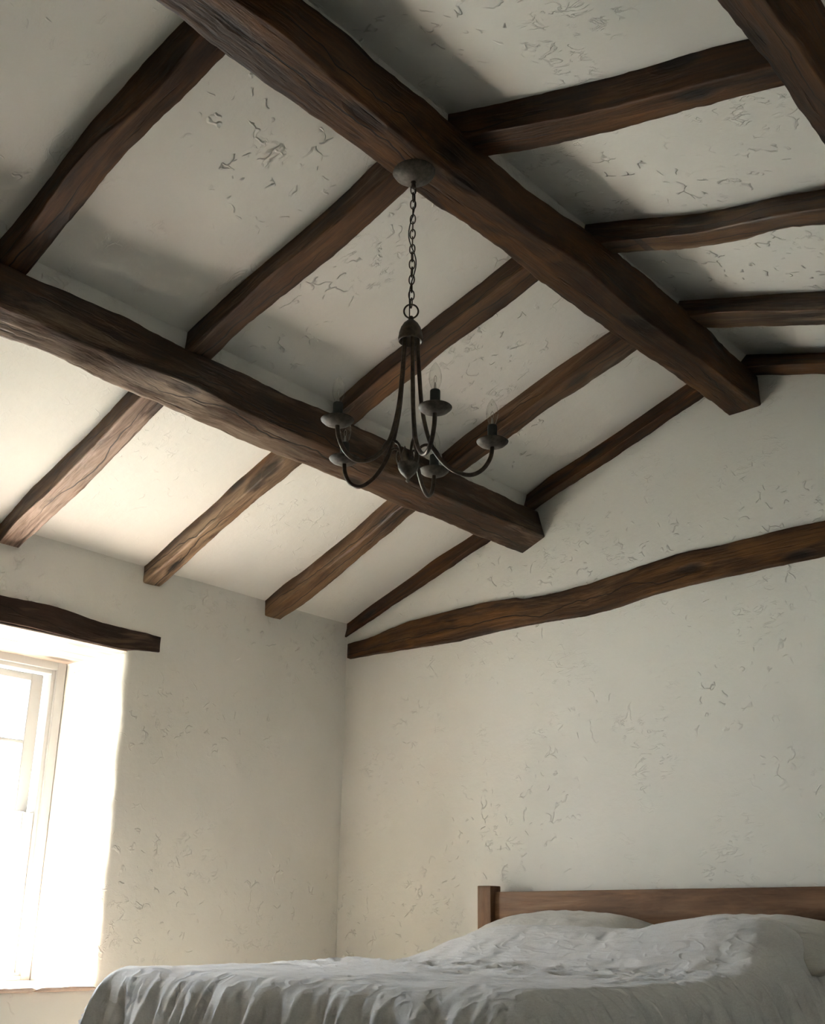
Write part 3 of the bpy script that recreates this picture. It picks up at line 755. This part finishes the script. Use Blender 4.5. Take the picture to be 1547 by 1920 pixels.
# ------------------------------------------------------------------ chandelier
AX, AY = 2.466, -2.308
ch = empty('chandelier', (AX, AY, 2.05))
tag(ch, 'dark bronze five-arm candle chandelier hanging by a chain from the ridge beam', 'chandelier')
def cm(name, v, f, mat, parent=ch, **k):
    return mesh(name, [(p[0], p[1], p[2] - 2.05) for p in v], f, mat, parent, **k)
v, f = lathe([(.004, 3.100), (.012, 3.101), (.026, 3.104), (.045, 3.112), (.060, 3.124), (.0675, 3.136), (.0685, 3.142), (.066, 3.148), (.05, 3.148), (.004, 3.148)], 48)
cm('ceiling_canopy', v, f, M_pan)
v, f = lathe([(.003, 3.078), (.007, 3.080), (.008, 3.088), (.006, 3.094), (.009, 3.099), (.009, 3.103), (.003, 3.104)], 20)
cm('canopy_loop', v, f, M_iron)
zt, zb_, nl = 3.085, 2.655, 16
pit = (zt - zb_) / nl
for k in range(nl):
    zc0 = zt - pit * (k + .5)
    a = (pi / 2 if k % 2 else 0) + .75 + random.uniform(-.35, .35)
    P = []
    for j in range(20):
        q = 2 * pi * j / 20
        lx = .0083 * math.cos(q); lz = (pit / 2 + .0035) * math.sin(q)
        lz = math.copysign(abs(lz) ** .9 * (pit / 2 + .0035) ** .1, lz)
        P.append((lx * math.cos(a), lx * math.sin(a), zc0 + lz))
    v, f = tube(P, .0019, 8, True)
    cm('chain_link', v, f, M_iron)
P = [(.012 * math.cos(z * 31 + 1) * math.sin((3.09 - z) * 7.2) * .9, .008 * math.sin(z * 23), z) for z in frange(2.615, 3.09, .012)]
v, f = tube(P, .0017, 8); cm('power_cord', v, f, M_sleeve)
e1 = Vector((.76, .65, 0)).normalized()
P = [tuple(e1 * .0215 * math.cos(q) + Vector((0, 0, 2.640 + .0235 * math.sin(q)))) for q in [2 * pi * j / 36 for j in range(36)]]
v, f = tube(P, .0027, 10, True); cm('hanging_ring', v, f, M_iron)
v, f = lathe([(.002, 2.622), (.006, 2.622), (.0085, 2.618), (.0085, 2.612), (.007, 2.609), (.013, 2.606), (.022, 2.597), (.030, 2.583), (.035, 2.566), (.0365, 2.552), (.0375, 2.550), (.0375, 2.541), (.0355, 2.538), (.033, 2.538), (.031, 2.552), (.002, 2.556)], 40)
cm('dome_cap', v, f, M_iron)
prof = [(.021, 2.552), (.023, 2.50), (.029, 2.41), (.037, 2.32), (.054, 2.238), (.073, 2.188), (.104, 2.146), (.140, 2.120), (.180, 2.112), (.214, 2.130), (.236, 2.166), (.242, 2.205)]
pts = catmull([(r, 0, z) for r, z in prof], 6)
for k in range(5):
    a = math.radians(40 + 72 * k)
    ca, sa = math.cos(a), math.sin(a)
    v, f = tube([(p.x * ca, p.x * sa, p.z) for p in pts], .0063, 12)
    arm = cm('arm', v, f, M_iron)
    hx, hy = .242 * ca, .242 * sa
    v, f = lathe([(.004, 2.199), (.012, 2.198), (.024, 2.200), (.037, 2.206), (.0455, 2.214), (.0465, 2.2165), (.045, 2.218), (.036, 2.2105), (.022, 2.206), (.004, 2.205)], 36, hx, hy)
    cm('drip_pan', v, f, M_pan, arm)
    v, f = lathe([(.004, 2.204), (.0135, 2.204), (.0140, 2.208), (.0140, 2.264), (.0130, 2.267), (.004, 2.267)], 28, hx, hy)
    cm('candle_sleeve', v, f, M_sleeve, arm)
    gp = [(.0085, 2.266), (.0095, 2.272), (.0135, 2.282), (.0165, 2.292), (.0178, 2.302), (.0172, 2.314), (.0145, 2.327), (.0100, 2.338), (.0052, 2.346), (.0022, 2.351), (.0006, 2.353)]
    v1, f1 = lathe(gp, 28, hx, hy); f1 = f1[:-2]
    mi = [0] * len(f1)
    stem = [(.0035, 2.266), (.0040, 2.272), (.0030, 2.284), (.0016, 2.290), (.0004, 2.291)]
    v2, f2 = lathe(stem, 10, hx, hy)
    off = len(v1); v1 += v2; f1 += [tuple(i + off for i in q) for q in f2]; mi += [1] * len(f2)
    for s in (-1, 1):
        v2, f2 = tube([(hx + s * .001, hy, 2.286), (hx + s * .004, hy + s * .001, 2.296), (hx + s * .0045, hy, 2.306), (hx, hy, 2.312)], .0005, 6)
        off = len(v1); v1 += v2; f1 += [tuple(i + off for i in q) for q in f2]; mi += [1] * len(f2)
    cm('bulb', v1, f1, [M_bulb, M_brass], arm, matidx=mi)
    P = catmull([(r * ca, r * sa, z) for r, z in ((.092, 2.158), (.084, 2.180), (.068, 2.199), (.050, 2.204), (.034, 2.195), (.024, 2.172), (.018, 2.150))], 5)
    v, f = tube(P, [.0042 - .0012 * abs(i / len(P) - .5) for i in range(len(P))], 10)
    cm('scroll', v, f, M_iron)
v, f = lathe([(.003, 2.172), (.008, 2.170), (.012, 2.163), (.020, 2.158), (.028, 2.150), (.0305, 2.140), (.029, 2.130), (.023, 2.118), (.014, 2.108), (.007, 2.101), (.0045, 2.097), (.0065, 2.093), (.0055, 2.089), (.001, 2.086)], 32)
cm('finial', v, f, M_pan)
# leaves of the finial
for k in range(5):
    a = math.radians(4 + 72 * k); ca, sa = math.cos(a), math.sin(a)
    v, f = [], []
    nn = 9
    for i in range(nn + 1):
        t = i / nn
        r = .006 + .026 * math.sin(min(1, t * 1.15) * pi * .62); z = 2.112 + .075 * t
        w = .0125 * math.sin(pi * min(1, t * .92 + .08)) ** .8
        for s in (-1, 0, 1):
            rr = r + (.004 if s == 0 else 0)
            v.append((rr * ca - s * w * sa, rr * sa + s * w * ca, z))
    for i in range(nn):
        for s in (0, 1):
            f.append((i * 3 + s, i * 3 + s + 1, (i + 1) * 3 + s + 1, (i + 1) * 3 + s))
    o = cm('leaf', v, f, M_iron); md = o.modifiers.new('t', 'SOLIDIFY'); md.thickness = .0018

# ------------------------------------------------------------------ bed
bed = empty('bed', (1.89, -1.1, 0))
tag(bed, 'wooden bed with square posts and a wide plank headboard against the gable wall', 'bed')
def bb(name, x0, x1, y0, y1, z0, z1, mat, ax, bev=.004):
    return box(name, x0 - 1.89, x1 - 1.89, y0 + 1.1, y1 + 1.1, z0, z1, mat, bed, bev=bev, grain_axis=ax)
bb('headboard_post', 1.055, 1.131, -.160, -.082, 0, 1.073, M_bed, 2)
bb('headboard_post', 2.72, 2.796, -.160, -.082, 0, 1.087, M_bed, 2)
o = bb('headboard_plank', 1.125, 2.726, -.125, -.09, .66, 1.047, M_bed, 0)
for v in o.data.vertices:
    if v.co.z > .9: v.co.z += .014 * (v.co.x + .765) / 1.6
bb('side_rail', 1.075, 1.10, -2.10, -.12, .28, .44, M_bed, 1)
bb('side_rail', 2.70, 2.725, -2.10, -.12, .28, .44, M_bed, 1)
bb('foot_rail', 1.075, 2.725, -2.125, -2.10, .28, .44, M_bed, 0)
bb('leg', 1.055, 1.12, -2.13, -2.065, 0, .44, M_bed, 2)
bb('leg', 2.68, 2.745, -2.13, -2.065, 0, .44, M_bed, 2)
bb('mattress', 1.105, 2.695, -2.06, -.165, .40, .70, M_matt, 1, .05)

def pillow(cx, cy, cz, hx, hy, hz, label, tilt):
    n, m = 56, 40
    v, f = [], []
    for s in (1, -1):
        for i in range(n + 1):
            for j in range(m + 1):
                a = -1 + 2 * i / n; b = -1 + 2 * j / m
                px = a * (1 - .07 * (1 - b * b) * abs(a) ** 6)
                py = b * (1 - .09 * (1 - a * a) * abs(b) ** 6)
                prof_ = max(0.0, (1 - abs(a) ** 2.6)) ** .52 * max(0.0, (1 - abs(b) ** 2.4)) ** .55
                z = s * (hz * prof_ + .004)
                z += s * .010 * prof_ * noise.noise(Vector((a * 3 + cx, b * 3, s))) + s * .004 * prof_ * noise.noise(Vector((a * 10 + cx, b * 8, s)))
                v.append(Vector((px * hx, py * hy, z)))
    k = (n + 1) * (m + 1)
    for s in (0, 1):
        for i in range(n):
            for j in range(m):
                q = (s * k + i * (m + 1) + j, s * k + (i + 1) * (m + 1) + j, s * k + (i + 1) * (m + 1) + j + 1, s * k + i * (m + 1) + j + 1)
                f.append(q if s == 0 else q[::-1])
    bd = [(i, 0) for i in range(n)] + [(n, j) for j in range(m)] + [(i, m) for i in range(n, 0, -1)] + [(0, j) for j in range(m, 0, -1)]
    for t in range(len(bd)):
        a = bd[t]; b = bd[(t + 1) % len(bd)]
        ia, ib = a[0] * (m + 1) + a[1], b[0] * (m + 1) + b[1]
        f.append((ib, ia, ia + k, ib + k))
    R = Matrix.Rotation(math.radians(tilt), 3, 'X')
    v = [R @ p for p in v]
    o = mesh('pillow', v, f, M_pillow)
    o.location = (cx, cy, cz)
    return tag(o, label, 'pillow', 'pillows against the headboard')
pillow(1.62, -.368, .838, .41, .235, .105, 'left linen pillow, its back rising behind the turned-up duvet', 14)
pillow(2.46, -.368, .835, .39, .235, .100, 'right linen pillow under the raised end of the duvet', 14)

# duvet
CX = [.95, 1.06, 1.128, 1.216, 1.331, 1.498, 2.06, 2.123, 2.192, 2.327, 2.497, 2.619, 2.694, 2.765, 2.812, 2.95]
CZ = [.752, .756, .764, .816, .873, .900, .900, .903, .919, .943, .951, .944, .905, .854, .80, .75]
DX0, DX1, DY0, DT = .945, 2.80, -2.150, .752
RR = .10
def duvet_pt(u, w, off=0.0):
    qx = min(max(u, DX0 + RR), DX1 - RR); qy = max(w, DY0 + RR)
    dx, dy = u - qx, w - qy
    d = math.hypot(dx, dy)
    # raised end over the pillows
    s = smoothstep(-1.02, -.52, w)
    ztop = DT + (sm_tab(CX, CZ, u, .03) - .752) * s
    ztop += .010 * noise.noise(Vector((u * 1.6, w * 1.6, 1))) + .005 * noise.noise(Vector((u * 4.5, w * 4.5, 4)))
    # crumpled band in front of the pillows
    band = math.exp(-((w + 1.02) / .13) ** 2) + .55 * math.exp(-((w + 1.28) / .16) ** 2)
    rr_ = 1 - abs(noise.noise(Vector((u * 5.5, w * 15, 7)))) * 2
    ztop += .028 * band * max(0, rr_) ** 2.0 - .008 * band
    q_ = Vector((u * 8 + 1.2 * noise.noise(Vector((u * 3, w * 3, 8))), w * 9, 2))
    ztop += .008 * (1 - abs(noise.noise(q_)) * 2) * (.4 + .6 * s) + .0016 * (1 - abs(noise.noise(q_ * 2.6)) * 2) - .004
    if d < 1e-6:
        return Vector((u, w, ztop - off))
    nx, ny = dx / d, dy / d
    ang = math.atan2(nx, -ny)
    per = (qx - qy) * 1.0 + ang * .22
    if d < RR * pi / 2:
        a = d / RR
        h, zd = RR * math.sin(a), -RR * (1 - math.cos(a))
    else:
        e = d - RR * pi / 2
        h, zd = RR + .26 * e * math.exp(-e * .9), -RR - e
    fold = smoothstep(.04, .24, d)
    n1 = noise.noise(Vector((per * 6.5, d * .8, 3))); n2 = noise.noise(Vector((per * 15, d * 1.6, 9))); n3 = noise.noise(Vector((per * 34, d * 4, 5)))
    h += fold * (.045 * (1 - abs(n1) * 2.2) + .034 * (1 - 2.4 * abs(n2)) - .026) + smoothstep(.0, .15, d) * .010 * (1 - 2 * abs(n3))
    return Vector((qx + nx * (h - off), qy + ny * (h - off), ztop + zd - off * (1 if d < .1 else .2)))
us = frange(DX0 + RR - .52, DX1 - RR + .52, .0125)
ws = frange(DY0 + RR - .56, -.50, .0125)
v, f = [], []
ny_ = len(ws) + 8
for u in us:
    for w in ws: v.append(duvet_pt(u, w))
    p = duvet_pt(u, ws[-1])
    for k in range(1, 9):      # rolled-over head edge
        a = k / 8 * pi * .8
        v.append(Vector((p.x, p.y + .05 * math.sin(a), p.z - .045 * (1 - math.cos(a)))))
for i in range(len(us) - 1):
    for j in range(ny_ - 1):
        f.append((i * ny_ + j, (i + 1) * ny_ + j, (i + 1) * ny_ + j + 1, i * ny_ + j + 1))
o = mesh('duvet', v, f, M_duvet)
md = o.modifiers.new('thick', 'SOLIDIFY'); md.thickness = .012; md.offset = -1
tag(o, 'rumpled light grey linen duvet spread over the bed and hanging down its sides', 'duvet')

# ------------------------------------------------------------------ light
w = bpy.data.worlds.new('sky'); SC.world = w; w.use_nodes = True
bg = w.node_tree.nodes['Background']
t = NT(w.node_tree)
tc = t.n('ShaderNodeTexCoord').outputs['Generated']
sx = t.n('ShaderNodeSeparateXYZ'); t.l(tc, sx.inputs[0])
sky = t.ramp(sx.outputs['Z'], [(0.0, (.86, .90, .92)), (.5, (.62, .76, 1.0))])
t.l(sky, bg.inputs['Color'])
bg.inputs['Strength'].default_value = SKY
su = bpy.data.lights.new('sun', 'SUN'); su.energy = SUN; su.angle = math.radians(.6); su.color = (1.0, .985, .96)
so = bpy.data.objects.new('sun', su); COL.objects.link(so)
so.rotation_euler = Vector((1, .62, -1.0)).to_track_quat('-Z', 'Y').to_euler()
for (a, b_, c_, d_) in ((Y0, Y1, Z0, Z1), FILL_WIN):
    po = bpy.data.lights.new('sky_portal', 'AREA'); po.shape = 'RECTANGLE'; po.size = b_ - a; po.size_y = d_ - c_; po.cycles.is_portal = True
    pob = bpy.data.objects.new('sky_portal', po); COL.objects.link(pob)
    pob.location = (-.635, (a + b_) / 2, (c_ + d_) / 2)
    pob.rotation_euler = Vector((1, 0, 0)).to_track_quat('-Z', 'Y').to_euler()

# ------------------------------------------------------------------ camera
cd = bpy.data.cameras.new('camera'); cam = bpy.data.objects.new('camera', cd); COL.objects.link(cam)
F = Vector((-0.61816631, 0.71030048, 0.33666548)); Rt = Vector((0.75808508, 0.65194774, 0.01646697)); Up = Vector((0.2077918, -0.2654004, 0.94148032))
m = Matrix((Rt, Up, -F)).transposed().to_4x4(); m.translation = Vector((4.49256, -4.61416, .9))
cam.matrix_world = m
cd.sensor_fit = 'VERTICAL'; cd.sensor_height = 24; cd.sensor_width = 24 * 1547 / 1920; cd.lens = 2161.71 / 1920 * 24
cd.clip_start = .05
SC.camera = cam
SC.view_settings.view_transform = 'Standard'; SC.view_settings.look = 'None'
SC.view_settings.exposure = EXPOSURE; SC.view_settings.gamma = 1
SC.view_settings.use_curve_mapping = False
cy_ = SC.cycles
cy_.max_bounces = 8; cy_.diffuse_bounces = 4; cy_.glossy_bounces = 2; cy_.use_adaptive_sampling = True; cy_.adaptive_threshold = .08; cy_.transparent_max_bounces = 16
cy_.use_denoising = True; cy_.sample_clamp_indirect = 0
cy_.caustics_reflective = False; cy_.caustics_refractive = False
